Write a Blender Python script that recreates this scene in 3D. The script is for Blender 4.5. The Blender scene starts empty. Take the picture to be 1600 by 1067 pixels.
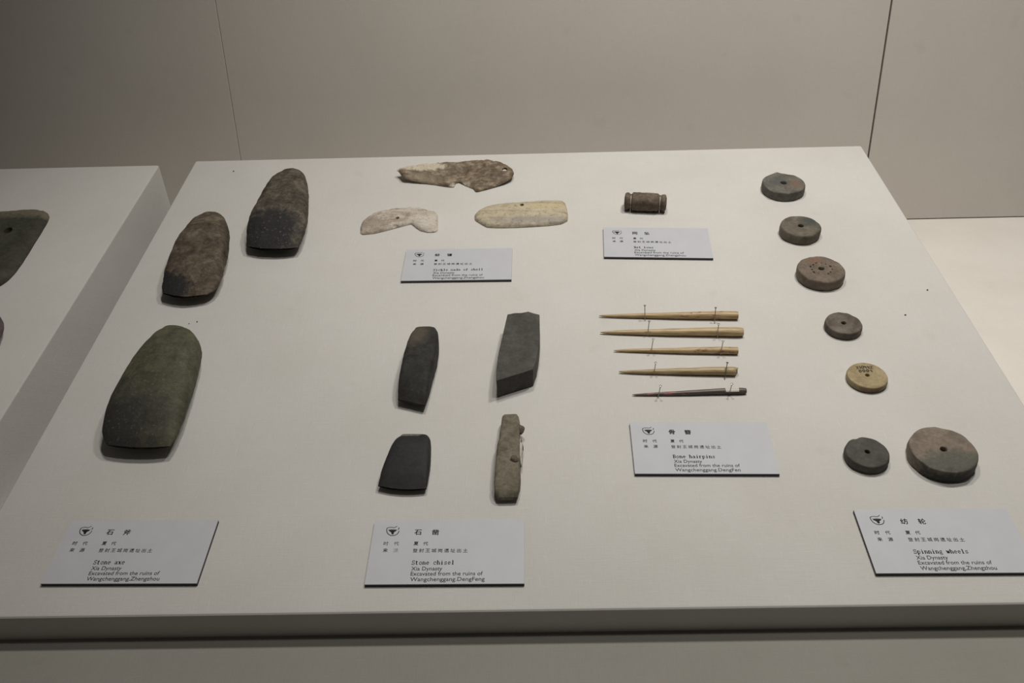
import bpy, bmesh, math, random
from mathutils import Vector, Matrix, noise
from mathutils.geometry import delaunay_2d_cdt

random.seed(7)
SC = bpy.context.scene
COL = SC.collection
PW, PH = 1600.0, 1067.0

# ------------------------------------------------------------------ camera
FPX = 1450.0
CAM = Vector((-0.00154, -0.42935, 0.42654))
AX_R = Vector((0.99964451, 0.00752309, -0.02557842))
AX_U = Vector((0.01937563, 0.45403915, 0.89077103))
AX_F = Vector((-0.01831496, 0.89094997, -0.45373198))
cd = bpy.data.cameras.new('camera')
cd.sensor_fit = 'HORIZONTAL'
cd.sensor_width = 36.0
cd.lens = 36.0 * FPX / PW
cd.clip_start = 0.01
cam = bpy.data.objects.new('camera', cd)
COL.objects.link(cam)
cam.matrix_world = Matrix(((AX_R.x, AX_U.x, -AX_F.x, CAM.x), (AX_R.y, AX_U.y, -AX_F.y, CAM.y),
                           (AX_R.z, AX_U.z, -AX_F.z, CAM.z), (0, 0, 0, 1)))
SC.camera = cam

# ------------------------------------------------------------------ light and exposure
SC.view_settings.view_transform = 'Standard'
SC.view_settings.look = 'None'
SC.view_settings.gamma = 1.0
SC.view_settings.use_curve_mapping = False
SC.view_settings.exposure = 0.0
world = bpy.data.worlds.new('world')
SC.world = world
world.use_nodes = True
world.node_tree.nodes['Background'].inputs[0].default_value = (1.0, 0.93, 0.80, 1)
world.node_tree.nodes['Background'].inputs[1].default_value = 0.05


def spot(name, loc, target, energy, angle, blend, radius, colour):
    l = bpy.data.lights.new(name, 'SPOT')
    l.energy = energy
    l.spot_size = math.radians(angle)
    l.spot_blend = blend
    l.shadow_soft_size = radius
    l.color = colour
    o = bpy.data.objects.new(name, l)
    COL.objects.link(o)
    o.location = loc
    o.rotation_euler = (Vector(target) - Vector(loc)).to_track_quat('-Z', 'Y').to_euler()
    return o


# case ceiling spotlights above the board's right half, plus an added fill lamp
spot('case_and_fill_spot', (0.42, 0.33, 1.32), (0.40, 0.50, 0.05), 29.0, 95, 1.0, 0.06, (1.0, 0.955, 0.88))
spot('case_and_fill_spot', (0.0, 0.33, 1.32), (0.06, 0.42, 0.05), 20.0, 92, 1.0, 0.06, (1.0, 0.955, 0.88))
spot('case_and_fill_spot', (0.25, -0.06, 1.32), (0.25, 0.30, 0.05), 14.0, 95, 1.0, 0.06, (1.0, 0.955, 0.88))  # added fill lamp, lifts the shadow in front of the board

# ------------------------------------------------------------------ the sloping boards' plane
TILT = 0.20605
HF = 0.02377
ct, st = math.cos(TILT), math.sin(TILT)
PLANE_O = Vector((0, 0, HF))
PLANE_N = Vector((0, -st, ct))
BOARD = Matrix(((1, 0, 0, 0), (0, ct, -st, 0), (0, st, ct, HF), (0, 0, 0, 1)))   # (u, v, n) -> world


def on_board(px, py, h=0.0):
    """point of the sloping board (u, v) seen at a place of the photograph, h above the cloth"""
    d = AX_F + AX_R * ((px - PW / 2) / FPX) - AX_U * ((py - PH / 2) / FPX)
    t = ((PLANE_O - CAM).dot(PLANE_N) + h) / d.dot(PLANE_N)
    p = BOARD.inverted() @ (CAM + d * t)
    return Vector((p.x, p.y))


# ------------------------------------------------------------------ mesh helpers
def new_obj(name, me, mat=None, parent=None):
    if mat and not me.materials:
        me.materials.append(mat)
    o = bpy.data.objects.new(name, me)
    COL.objects.link(o)
    if parent:
        o.parent = parent
    return o


def mesh(name, verts, faces, smooth=True, angle=40):
    me = bpy.data.meshes.new(name)
    me.from_pydata([tuple(v) for v in verts], [], faces)
    me.validate()
    bm = bmesh.new()
    bm.from_mesh(me)
    bmesh.ops.recalc_face_normals(bm, faces=bm.faces)
    bm.to_mesh(me)
    bm.free()
    if smooth:
        me.polygons.foreach_set('use_smooth', [True] * len(me.polygons))
        me.set_sharp_from_angle(angle=math.radians(angle))
    return me


def tag(o, label=None, cat=None, group=None, kind=None):
    if label: o['label'] = label
    if cat: o['category'] = cat
    if group: o['group'] = group
    if kind: o['kind'] = kind
    return o


def board_frame(u, v, n=0.0, rz=0.0):
    return BOARD @ Matrix.Translation((u, v, n)) @ Matrix.Rotation(rz, 4, 'Z')


def empty(name, mw):
    o = bpy.data.objects.new(name, None)
    o.empty_display_size = 0.01
    COL.objects.link(o)
    o.matrix_world = mw
    return o


def lerp_path(pts, t):
    """point at arc-length fraction t of a polyline"""
    L = [0.0]
    for a, b in zip(pts, pts[1:]):
        L.append(L[-1] + (b - a).length)
    d = t * L[-1]
    for i in range(len(pts) - 1):
        if d <= L[i + 1] or i == len(pts) - 2:
            k = (d - L[i]) / max(L[i + 1] - L[i], 1e-9)
            return pts[i].lerp(pts[i + 1], min(max(k, 0), 1))


def table(tab, t):
    for (a, va), (b, vb) in zip(tab, tab[1:]):
        if t <= b:
            k = (t - a) / (b - a)
            k = k * k * (3 - 2 * k) if len(tab) > 2 else k
            return va + (vb - va) * k
    return tab[-1][1]


def lin(tab, t):
    for (a, va), (b, vb) in zip(tab, tab[1:]):
        if t <= b:
            return va + (vb - va) * (t - a) / (b - a)
    return tab[-1][1]


def soft(tab, t):
    return sum(w * lin(tab, min(max(t + d, 0), 1)) for d, w in ((-.09, .12), (-.05, .2), (0, .36), (.05, .2), (.09, .12))) if .06 < t < .94 else lin(tab, t)


def smooth_path(pts, n=3):
    for _ in range(n):
        q = [pts[0]]
        for a, b in zip(pts, pts[1:]):
            q += [a.lerp(b, .25), a.lerp(b, .75)]
        q.append(pts[-1])
        pts = q
    return pts


# ------------------------------------------------------------------ materials
def nodes_of(name):
    m = bpy.data.materials.new(name)
    m.use_nodes = True
    nt = m.node_tree
    return m, nt, nt.nodes['Principled BSDF']


def ramp(nt, stops):
    r = nt.nodes.new('ShaderNodeValToRGB')
    e = r.color_ramp.elements
    while len(e) < len(stops):
        e.new(0.5)
    for k, (p, c) in enumerate(stops):
        e[k].position = p
        e[k].color = (c[0], c[1], c[2], 1)
    return r


def noise_node(nt, vec, scale, detail=4, rough=.55, dist=0.0):
    n = nt.nodes.new('ShaderNodeTexNoise')
    n.inputs['Scale'].default_value = scale
    n.inputs['Detail'].default_value = detail
    n.inputs['Roughness'].default_value = rough
    n.inputs['Distortion'].default_value = dist
    nt.links.new(vec, n.inputs['Vector'])
    return n


def mapping(nt, vec, scale=(1, 1, 1), loc=(0, 0, 0), rot=(0, 0, 0)):
    m = nt.nodes.new('ShaderNodeMapping')
    m.inputs['Scale'].default_value = scale
    m.inputs['Location'].default_value = loc
    m.inputs['Rotation'].default_value = rot
    nt.links.new(vec, m.inputs['Vector'])
    return m.outputs[0]


def mix(nt, fac, a, b, mode='MIX'):
    m = nt.nodes.new('ShaderNodeMix')
    m.data_type = 'RGBA'
    m.blend_type = mode
    for s, v in ((m.inputs[0], fac), (m.inputs[6], a), (m.inputs[7], b)):
        if isinstance(v, (int, float)):
            s.default_value = v
        elif isinstance(v, (tuple, list)):
            s.default_value = (v[0], v[1], v[2], 1)
        else:
            nt.links.new(v, s)
    return m.outputs[2]


def maths(nt, op, a, b=None):
    m = nt.nodes.new('ShaderNodeMath')
    m.operation = op
    for s, v in ((m.inputs[0], a), (m.inputs[1], b)):
        if v is None: continue
        if isinstance(v, (int, float)):
            s.default_value = v
        else:
            nt.links.new(v, s)
    return m.outputs[0]


def coords(nt):
    return nt.nodes.new('ShaderNodeTexCoord').outputs['Object']


def bump(nt, bsdf, height, strength, distance):
    b = nt.nodes.new('ShaderNodeBump')
    b.inputs['Strength'].default_value = strength
    b.inputs['Distance'].default_value = distance
    nt.links.new(height, b.inputs['Height'])
    nt.links.new(b.outputs[0], bsdf.inputs['Normal'])


def linen(name, base, slub=.10, weave=1.0, stain=.06):
    """woven linen: fine threads both ways, longer slubs, faint stains"""
    m, nt, bs = nodes_of(name)
    sp = nt.nodes.new('ShaderNodeSeparateXYZ')
    nt.links.new(coords(nt), sp.inputs[0])
    cb = nt.nodes.new('ShaderNodeCombineXYZ')       # threads run on over the folded edges
    nt.links.new(maths(nt, 'ADD', sp.outputs[0], maths(nt, 'MULTIPLY', sp.outputs[2], .83)), cb.inputs[0])
    nt.links.new(maths(nt, 'ADD', sp.outputs[1], sp.outputs[2]), cb.inputs[1])
    c = cb.outputs[0]
    a = noise_node(nt, mapping(nt, c, (2600, 120, 1)), 1.0, 2, .6)
    b = noise_node(nt, mapping(nt, c, (120, 2600, 1)), 1.0, 2, .6)
    s1 = noise_node(nt, mapping(nt, c, (900, 22, 1), (3, 7, 0)), 1.0, 2, .6)
    s2 = noise_node(nt, mapping(nt, c, (22, 900, 1), (9, 1, 0)), 1.0, 2, .6)
    blot = noise_node(nt, c, 9.0, 4, .55)
    spot_ = noise_node(nt, c, 26.0, 3, .5)
    threads = maths(nt, 'ADD', a.outputs[0], b.outputs[0])
    slubs = maths(nt, 'ADD', s1.outputs[0], s2.outputs[0])
    hi = tuple(min(1, x * (1 + slub)) for x in base)
    lo = tuple(x * (1 - slub * .6) for x in base)
    r1 = ramp(nt, [(.30, lo), (.5, base), (.62, base), (.72, hi)])
    nt.links.new(maths(nt, 'MULTIPLY', slubs, .5), r1.inputs[0])
    r2 = ramp(nt, [(.3, (.95, .95, .95)), (.7, (1.04, 1.04, 1.04))])
    nt.links.new(maths(nt, 'MULTIPLY', threads, .5), r2.inputs[0])
    col = mix(nt, 1.0, r1.outputs[0], r2.outputs[0], 'MULTIPLY')
    for sc_, lo_ in (((1500, 60, 1), (5, 2, 0)), ((60, 1500, 1), (1, 8, 0))):      # sparse pale slubs
        sl = noise_node(nt, mapping(nt, c, sc_, lo_), 1.0, 1, .5)
        rs = ramp(nt, [(.70, (0, 0, 0)), (.76, (1, 1, 1))])
        nt.links.new(sl.outputs[0], rs.inputs[0])
        col = mix(nt, maths(nt, 'MULTIPLY', rs.outputs[0], .30), col, tuple(min(1, x * 1.35) for x in base))
    r3 = ramp(nt, [(.30, (1 - stain, 1 - stain * 1.1, 1 - stain * 1.3)), (.62, (1, 1, 1))])
    nt.links.new(blot.outputs[0], r3.inputs[0])
    col = mix(nt, 1.0, col, r3.outputs[0], 'MULTIPLY')
    r4 = ramp(nt, [(.26, (.86, .84, .80)), (.34, (1, 1, 1))])
    nt.links.new(spot_.outputs[0], r4.inputs[0])
    col = mix(nt, .3, col, mix(nt, 1.0, col, r4.outputs[0], 'MULTIPLY'))
    nt.links.new(col, bs.inputs['Base Color'])
    bs.inputs['Roughness'].default_value = .95
    bs.inputs['Specular IOR Level'].default_value = .1
    bs.inputs['Sheen Weight'].default_value = 0.0
    h = maths(nt, 'ADD', threads, maths(nt, 'MULTIPLY', slubs, .8))
    bump(nt, bs, h, .22 * weave, .0005)
    return m


def stone(name, cols, scale=60, rough=.6, spec=.35, bumps=.35, bump_scale=350, speck=None, patch=None, seed=0, bdist=.0008):
    """cols: 3 colours dark to light; patch: (colour, (x, y, z) centre, (rx, ry, rz), softness); speck: (colour, amount)"""
    m, nt, bs = nodes_of(name)
    c = mapping(nt, coords(nt), loc=(seed * .37, seed * .71, seed * .13))
    c0 = coords(nt)
    n1 = noise_node(nt, c, scale, 6, .62, .3)
    r = ramp(nt, [(.38, cols[0]), (.5, cols[1]), (.62, cols[2])])
    nm = noise_node(nt, c, scale * 3.3, 5, .65, .2)
    nt.links.new(maths(nt, 'ADD', maths(nt, 'MULTIPLY', n1.outputs[0], .62), maths(nt, 'MULTIPLY', nm.outputs[0], .38)), r.inputs[0])
    col = r.outputs[0]
    patches = patch if isinstance(patch, list) else ([patch] if patch else [])
    for pc, pl, pr, soft in patches:
        mp = mapping(nt, c0, (1 / pr[0], 1 / pr[1], 1 / pr[2]), (-pl[0] / pr[0], -pl[1] / pr[1], -pl[2] / pr[2]))
        ln = nt.nodes.new('ShaderNodeVectorMath')
        ln.operation = 'LENGTH'
        nt.links.new(mp, ln.inputs[0])
        nz = noise_node(nt, c, 150, 6, .7)
        d = maths(nt, 'ADD', ln.outputs['Value'], maths(nt, 'MULTIPLY', maths(nt, 'SUBTRACT', nz.outputs[0], .5), 1.7))
        rp = ramp(nt, [(max(0, .5 - soft * .5), (1, 1, 1)), (min(1, .5 + soft * .5), (0, 0, 0))])
        nt.links.new(maths(nt, 'MULTIPLY', d, .5), rp.inputs[0])
        col = mix(nt, rp.outputs[0], col, pc)
    n2 = noise_node(nt, c, bump_scale, 5, .65)
    if speck:
        rs = ramp(nt, [(1 - speck[1] - .04, (0, 0, 0)), (1 - speck[1] + .04, (1, 1, 1))])
        nt.links.new(n2.outputs[0], rs.inputs[0])
        col = mix(nt, maths(nt, 'MULTIPLY', rs.outputs[0], .8), col, speck[0])
    rv = ramp(nt, [(.35, (.86, .86, .86)), (.65, (1.1, 1.1, 1.1))])
    nt.links.new(n2.outputs[0], rv.inputs[0])
    col = mix(nt, 1.0, col, rv.outputs[0], 'MULTIPLY')
    nt.links.new(col, bs.inputs['Base Color'])
    bs.inputs['Roughness'].default_value = rough
    bs.inputs['Specular IOR Level'].default_value = spec
    bump(nt, bs, maths(nt, 'ADD', n2.outputs[0], maths(nt, 'MULTIPLY', n1.outputs[0], 1.5)), bumps, bdist)
    return m


def plain(name, col, rough=.5, metal=0.0, spec=.5):
    m, nt, bs = nodes_of(name)
    n = noise_node(nt, coords(nt), 60, 3)
    r = ramp(nt, [(.3, tuple(x * .97 for x in col)), (.7, tuple(min(1, x * 1.02) for x in col))])
    nt.links.new(n.outputs[0], r.inputs[0])
    nt.links.new(r.outputs[0], bs.inputs['Base Color'])
    bs.inputs['Roughness'].default_value = rough
    bs.inputs['Metallic'].default_value = metal
    bs.inputs['Specular IOR Level'].default_value = spec
    return m


M_CLOTH = linen('board_linen', (.572, .562, .545), .05)
M_FLOOR = linen('floor_linen', (.73, .70, .66), .07)
M_WALL = linen('wall_fabric', (.60, .57, .53), .04, .6, .03)
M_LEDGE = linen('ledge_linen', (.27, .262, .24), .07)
M_BACKING = plain('joint_shadow_gap', (.10, .09, .08), .9)
M_CARD = plain('card_face_print', (.48, .492, .535), .5, spec=.3)
M_CARD_EDGE = plain('card_dark_core', (.035, .035, .04), .6)
M_INK = plain('black_ink', (.012, .012, .015), .6, spec=.2)
M_INK_GREY = plain('worn_grey_ink', (.09, .09, .095), .6, spec=.2)
M_STEEL = plain('steel_pin', (.30, .28, .25), .35, .9)
M_HOLE = plain('dark_pit', (.03, .026, .02), .9, spec=.1)

# ------------------------------------------------------------------ the setting
YW = 0.7405


def box(name, x0, x1, y0, y1, z0, z1, bev=0.0, seg=2):
    bm = bmesh.new()
    vs = [bm.verts.new((x, y, z)) for z in (z0, z1) for y in (y0, y1) for x in (x0, x1)]
    for f in ((0, 2, 3, 1), (4, 5, 7, 6), (0, 1, 5, 4), (1, 3, 7, 5), (3, 2, 6, 7), (2, 0, 4, 6)):
        bm.faces.new([vs[i] for i in f])
    bmesh.ops.recalc_face_normals(bm, faces=bm.faces)
    if bev:
        bmesh.ops.bevel(bm, geom=list(bm.edges), offset=bev, segments=seg, affect='EDGES', profile=.5)
    me = bpy.data.meshes.new(name)
    bm.to_mesh(me)
    bm.free()
    me.polygons.foreach_set('use_smooth', [True] * len(me.polygons))
    me.set_sharp_from_angle(angle=math.radians(15))
    return me


def floor_mesh():
    return mesh('floor', [(-1.6, -.30, 0), (1.6, -.30, 0), (1.6, YW + .03, 0), (-1.6, YW + .03, 0),
                          (-1.6, -.30, -.03), (1.6, -.30, -.03), (1.6, YW + .03, -.03), (-1.6, YW + .03, -.03)],
                [(0, 1, 2, 3), (7, 6, 5, 4), (0, 4, 5, 1), (1, 5, 6, 2), (2, 6, 7, 3), (3, 7, 4, 0)], False)


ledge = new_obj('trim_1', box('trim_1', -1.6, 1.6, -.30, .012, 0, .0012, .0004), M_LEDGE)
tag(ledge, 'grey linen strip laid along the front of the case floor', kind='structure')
tag(new_obj('floor', floor_mesh(), M_FLOOR), 'white linen covered floor of the display case', kind='structure')


WALLF = Matrix.Translation((0, YW, 0)) @ Matrix.Rotation(math.radians(90), 4, 'X')    # local x right, y up, z towards the viewer
wb = new_obj('wall_back', box('wall_back', -1.6, 1.6, 0, 1.5, -.030, -.012), M_BACKING)
wb.matrix_world = WALLF
tag(wb, 'pale fabric covered back wall of the case in wide panels', kind='structure')
S1, S2, JW = -0.3685, 0.4376, 0.0011
new_obj('panel', box('panel', -1.6, S1 - .0002, .0012, 1.5, -.012, 0, .0006), M_WALL, wb)
new_obj('panel', box('panel', S1 + .0002, S2 - JW, .0012, 1.5, -.012, 0, .0006), M_WALL, wb)
new_obj('panel', box('panel', S2 + JW, 1.6, .0012, 1.5, -.012, 0, .0006), M_WALL, wb)

# ------------------------------------------------------------------ sloping boards


def wedge_mesh(name, u0, u1, depth):
    """cloth covered wedge: top is the sloping plane, front and back square to it, underside on the floor"""
    # floor in board coordinates: n = -(HF + v*st)/ct
    fl = lambda v: -(HF + v * st) / ct
    # foot of the front face: point on the floor with v = 0
    prof = [(0, 0), (depth, 0), (depth, fl(depth)), (0, fl(0))]
    bm = bmesh.new()
    a = [bm.verts.new((u0, v, n)) for v, n in prof]
    b = [bm.verts.new((u1, v, n)) for v, n in prof]
    bm.faces.new(a[::-1])
    bm.faces.new(b)
    for i in range(4):
        j = (i + 1) % 4
        bm.faces.new((a[i], a[j], b[j], b[i]))
    bmesh.ops.recalc_face_normals(bm, faces=bm.faces)
    es = [e for e in bm.edges if not all(v in (a[2], a[3], b[2], b[3]) for v in e.verts)]
    bmesh.ops.bevel(bm, geom=es, offset=.0022, segments=3, affect='EDGES', profile=.5)
    me = bpy.data.meshes.new(name)
    bm.to_mesh(me)
    bm.free()
    me.polygons.foreach_set('use_smooth', [True] * len(me.polygons))
    me.set_sharp_from_angle(angle=math.radians(15))
    return me


UL, UR, BD = -0.3697, 0.3685, 0.5945
o = new_obj('display_board', wedge_mesh('display_board', UL, UR, BD), M_CLOTH)
o.matrix_world = BOARD
tag(o, 'large white linen covered sloping board carrying axes, chisels, shells, hairpins and six cards', 'display board')
o = new_obj('display_board', wedge_mesh('display_board', UL - .0385 - .74, UL - .0385, .587), M_CLOTH)
o.matrix_world = BOARD
tag(o, 'white linen covered sloping board with a pierced flat stone axe on it', 'display board')

# ------------------------------------------------------------------ stone tools: loft along the length


def loft_stone(name, left, right, hm, top, bot, expo, mat, label, cat, group=None, nst=44, nring=40,
               rough=.0004, rscale=120, chips=0, seed=0, round_tip=(.05, .05), skew=0.0, bulge=(.0, .0)):
    """left/right: outline from butt to working end in photograph pixels, taken at height hm over the cloth"""
    Lp = smooth_path([on_board(x, y, hm) for x, y in left], 2)
    Rp = smooth_path([on_board(x, y, hm) for x, y in right], 2)
    allp = Lp + Rp
    cu = sum((p.x for p in allp)) / len(allp)
    cv = sum((p.y for p in allp)) / len(allp)
    C = Vector((cu, cv))
    axis = ((Lp[-1] + Rp[-1]) - (Lp[0] + Rp[0])).normalized()
    verts, faces = [], []
    for i in range(nst + 1):
        s = i / nst
        l, r = lerp_path(Lp, s) - C, lerp_path(Rp, s) - C
        zt, zb = soft(top, s), soft(bot, s)
        zm, hh = (zt + zb) / 2, (zt - zb) / 2
        e = expo if isinstance(expo, (int, float)) else lin(expo, s)
        for k in range(nring):
            a = 2 * math.pi * k / nring
            ca, sa = math.cos(a), math.sin(a)
            x = math.copysign(abs(ca) ** (2 / e), ca)
            z = math.copysign(abs(sa) ** (2 / e), sa)
            p = l.lerp(r, .5 + .5 * x)
            bl = bulge[1] * max(0, (s - .7) / .3) ** 2 - bulge[0] * max(0, (.3 - s) / .3) ** 2
            p = p + axis * (bl * (1 - x * x))
            verts.append(Vector((p.x + skew * hh * z, p.y, zm + hh * z)))
    for i in range(nst):
        for k in range(nring):
            a, b = i * nring + k, i * nring + (k + 1) % nring
            faces.append((a, b, b + nring, a + nring))
    for i in (0, nst):
        base = i * nring
        c = sum((verts[base + k] for k in range(nring)), Vector()) / nring
        verts.append(c)
        ci = len(verts) - 1
        for k in range(nring):
            f = (base + k, base + (k + 1) % nring, ci)
            faces.append(f if i else f[::-1])
    off = Vector((seed * 3.1, seed * 1.7, seed * 5.3))
    out = []
    for v in verts:
        d = noise.fractal(v * rscale + off, 1.0, 2.0, 4) * rough
        big = noise.noise(v * 45 + off) * rough * 1.4
        if chips:
            cn = noise.noise(v * 170 + off * 2)
            if cn > .38: d -= (cn - .38) * chips
        q = v + Vector((v.x, v.y * .3, v.z - hm)).normalized() * (d + big)
        q.z = max(q.z, 0.0001)
        out.append(q)
    zmin = min(v.z for v in out)
    for v in out: v.z -= zmin - .00005
    o = new_obj(name, mesh(name, out, faces, True, 38), mat)
    o.matrix_world = board_frame(cu, cv)
    return tag(o, label, cat, group)


def crop(ox, oy, sc, pts):
    return [(ox + x / sc, oy + y / sc) for x, y in pts]


AXES = 'polished stone axes'
m_axe1 = stone('brown_axe_stone', [(.042, .031, .023), (.088, .069, .050), (.155, .128, .095)], 70, .7, .25, .8, 420,
               ((.16, .13, .10), .33), ((.022, .021, .021), (-.020, -.056, .016), (.026, .018, .03), .16), 1)  # dark patch mixes the bit's polish tone with painted-in shade
loft_stone('stone_axe',
           crop(0, 230, 3.953, [(1290, 448), (1210, 475), (1150, 540), (1090, 620), (1055, 690), (1030, 760), (1000, 840), (1000, 890)]),
           crop(0, 230, 3.953, [(1375, 447), (1408, 480), (1418, 545), (1412, 640), (1390, 720), (1370, 800), (1335, 865), (1275, 898)]),
           .012, [(0, .018), (.05, .0235), (.14, .027), (.45, .028), (.7, .025), (.87, .0185), (.96, .0135), (1, .011)],
           [(0, .010), (.05, .004), (.15, .001), (.5, 0), (.75, .002), (.9, .006), (1, .009)],
           2.7, m_axe1, 'mottled brown stone axe with a dark bit, beside the taller axe', 'stone axe', AXES, bulge=(.001, .005), nst=70, nring=64, rough=.00055, chips=.003, seed=1)
m_axe2 = stone('dark_axe_stone', [(.036, .030, .023), (.074, .063, .048), (.135, .118, .09)], 80, .7, .25, .8, 420,
               ((.17, .15, .12), .35), ((.024, .023, .024), (-.004, -.052, .014), (.030, .028, .04), .22), 2)  # dark patch holds polish colour and painted shading of the sloping bit
loft_stone('stone_axe',
           crop(340, 240, 5.927, [(640, 205), (560, 245), (490, 310), (420, 420), (360, 530), (310, 620), (280, 700), (268, 780), (278, 838)]),
           crop(340, 240, 5.927, [(770, 205), (815, 235), (838, 290), (847, 400), (845, 500), (835, 600), (815, 700), (785, 790), (740, 852)]),
           .012, [(0, .018), (.05, .0235), (.14, .027), (.45, .029), (.7, .027), (.87, .021), (.96, .0145), (1, .011)],
           [(0, .010), (.05, .004), (.15, .001), (.5, 0), (.75, .002), (.9, .005), (1, .0085)],
           2.7, m_axe2, 'dark grey-brown pitted stone axe with dark bit, standing nearest the back edge', 'stone axe', AXES, bulge=(.001, .005), nst=70, nring=64, rough=.00055, chips=.003, seed=2)
m_axe3 = stone('green_axe_stone', [(.046, .046, .028), (.075, .074, .046), (.105, .102, .066)], 55, .65, .25, .35, 500,
               ((.15, .145, .108), .345), ((.030, .030, .027), (-.016, -.054, .016), (.034, .034, .04), .5), 3)  # darker bit: its own polish colour, with shade painted over it
loft_stone('stone_axe',
           crop(130, 490, 4.448, [(600, 133), (530, 165), (450, 245), (380, 335), (300, 455), (230, 575), (170, 690), (140, 790), (137, 860), (160, 898)]),
           crop(130, 490, 4.448, [(710, 135), (780, 170), (818, 225), (825, 280), (810, 360), (780, 460), (740, 600), (695, 740), (645, 850), (600, 908)]),
           .013, [(0, .018), (.04, .0235), (.12, .028), (.45, .030), (.7, .028), (.87, .022), (.96, .0155), (1, .012)],
           [(0, .010), (.05, .004), (.15, .001), (.5, 0), (.75, .002), (.9, .006), (1, .010)],
           2.8, m_axe3, 'smooth olive green stone axe above the stone axe card', 'stone axe', AXES, bulge=(.001, .003), rough=.0004, chips=.001, seed=3)

CH = 'stone chisels'
m_ch1 = stone('black_chisel_stone', [(.020, .020, .019), (.030, .030, .028), (.045, .043, .038)], 90, .7, .18, .25, 400,
              ((.12, .11, .09), .28), ((.080, .070, .054), (-.006, .026, .018), (.010, .015, .02), .4), 4)
loft_stone('stone_chisel',
           crop(570, 470, 3.232, [(265, 157), (235, 195), (210, 265), (190, 350), (170, 440), (163, 488)]),
           crop(570, 470, 3.232, [(350, 157), (374, 178), (375, 230), (363, 310), (340, 400), (318, 480), (305, 520)]),
           .009, [(0, .015), (.04, .0175), (.3, .020), (.65, .0205), (.85, .017), (1, .0075)],
           [(0, .002), (.05, .001), (.5, 0), (.85, .001), (1, .0055)],
           5.0, m_ch1, 'narrow black stone chisel with brown patches and grey side, beside the flat slate chisel', 'stone chisel', CH, rough=.00025, chips=.001, seed=4)
m_ch3 = stone('jet_chisel_stone', [(.019, .019, .020), (.025, .025, .026), (.030, .030, .030)], 60, .65, .2, .15, 400,
              None, [((.15, .145, .135), (-.001, .0190, .011), (.0085, .0036, .012), .2)], 5)
loft_stone('stone_chisel',
           crop(570, 470, 3.232, [(195, 684), (160, 708), (130, 760), (95, 840), (66, 928)]),
           crop(570, 470, 3.232, [(310, 685), (333, 705), (335, 760), (330, 850), (312, 943)]),
           .006, [(0, .008), (.05, .0105), (.3, .013), (.6, .0125), (.85, .0095), (1, .0055)],
           [(0, .002), (.05, .001), (.5, 0), (.85, .001), (1, .004)],
           4.5, m_ch3, 'short black trapezoid stone chisel with a chipped butt', 'stone chisel', CH, bulge=(0, .0022), rough=.0002, chips=.001, seed=5)
m_ch4 = stone('buff_chisel_stone', [(.095, .083, .060), (.15, .134, .10), (.20, .182, .14)], 90, .75, .25, .5, 500,
              ((.24, .22, .17), .3), None, 6)
ch4 = loft_stone('stone_chisel',
                 crop(570, 470, 3.232, [(700, 588), (690, 612), (688, 660), (672, 740), (661, 820), (655, 900), (654, 965), (672, 992)]),
                 crop(570, 470, 3.232, [(770, 586), (782, 610), (785, 650), (785, 720), (784, 800), (787, 860), (786, 940), (772, 990)]),
                 .006, [(0, .009), (.04, .011), (.3, .0125), (.7, .0125), (.9, .0115), (.97, .0085), (1, .006)],
                 [(0, .002), (.05, .001), (.5, 0), (.9, .0005), (1, .003)],
                 5.5, m_ch4, 'slim rough grey-buff stone chisel with crusted lumps on its side', 'stone chisel', CH, rough=.00035, chips=.003, seed=6)


def lump(parent, name, px, py, h, r, sz, mat, seed):
    bm = bmesh.new()
    bmesh.ops.create_icosphere(bm, subdivisions=3, radius=r)
    for v in bm.verts:
        v.co *= 1 + .5 * noise.noise(v.co * 250 + Vector((seed, 0, 0)))
        v.co = Vector((v.co.x * sz[0], v.co.y * sz[1], v.co.z * sz[2]))
    me = bpy.data.meshes.new(name)
    bm.to_mesh(me)
    bm.free()
    me.polygons.foreach_set('use_smooth', [True] * len(me.polygons))
    o = new_obj(name, me, mat, parent)
    p = on_board(px, py, h)
    pw = parent.matrix_world.inverted() @ (BOARD @ Vector((p.x, p.y, h)))
    o.location = pw
    return o


m_crust = stone('mud_crust', [(.07, .058, .043), (.12, .10, .078), (.18, .155, .12)], 200, .9, .15, .5, 700, None, None, 9)
lump(ch4, 'crust_lump', 814.5, 671, .008, .0034, (.8, 1.2, .8), m_crust, 1)
lump(ch4, 'crust_lump', 802.5, 717.5, .0125, .0030, (1.1, .9, .55), m_crust, 2)
lump(ch4, 'crust_lump', 813.5, 696, .006, .0036, (.5, 1.7, .9), m_crust, 3)
m_white = stone('lime_deposit', [(.38, .36, .33), (.48, .46, .42), (.56, .54, .50)], 200, .9, .2, .3, 500, None, None, 3)
lump(ch4, 'lime_patch', 813.2, 706, .0060, .0058, (.30, 2.1, .75), m_white, 5)['label'] = 'white limy patch'


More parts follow.
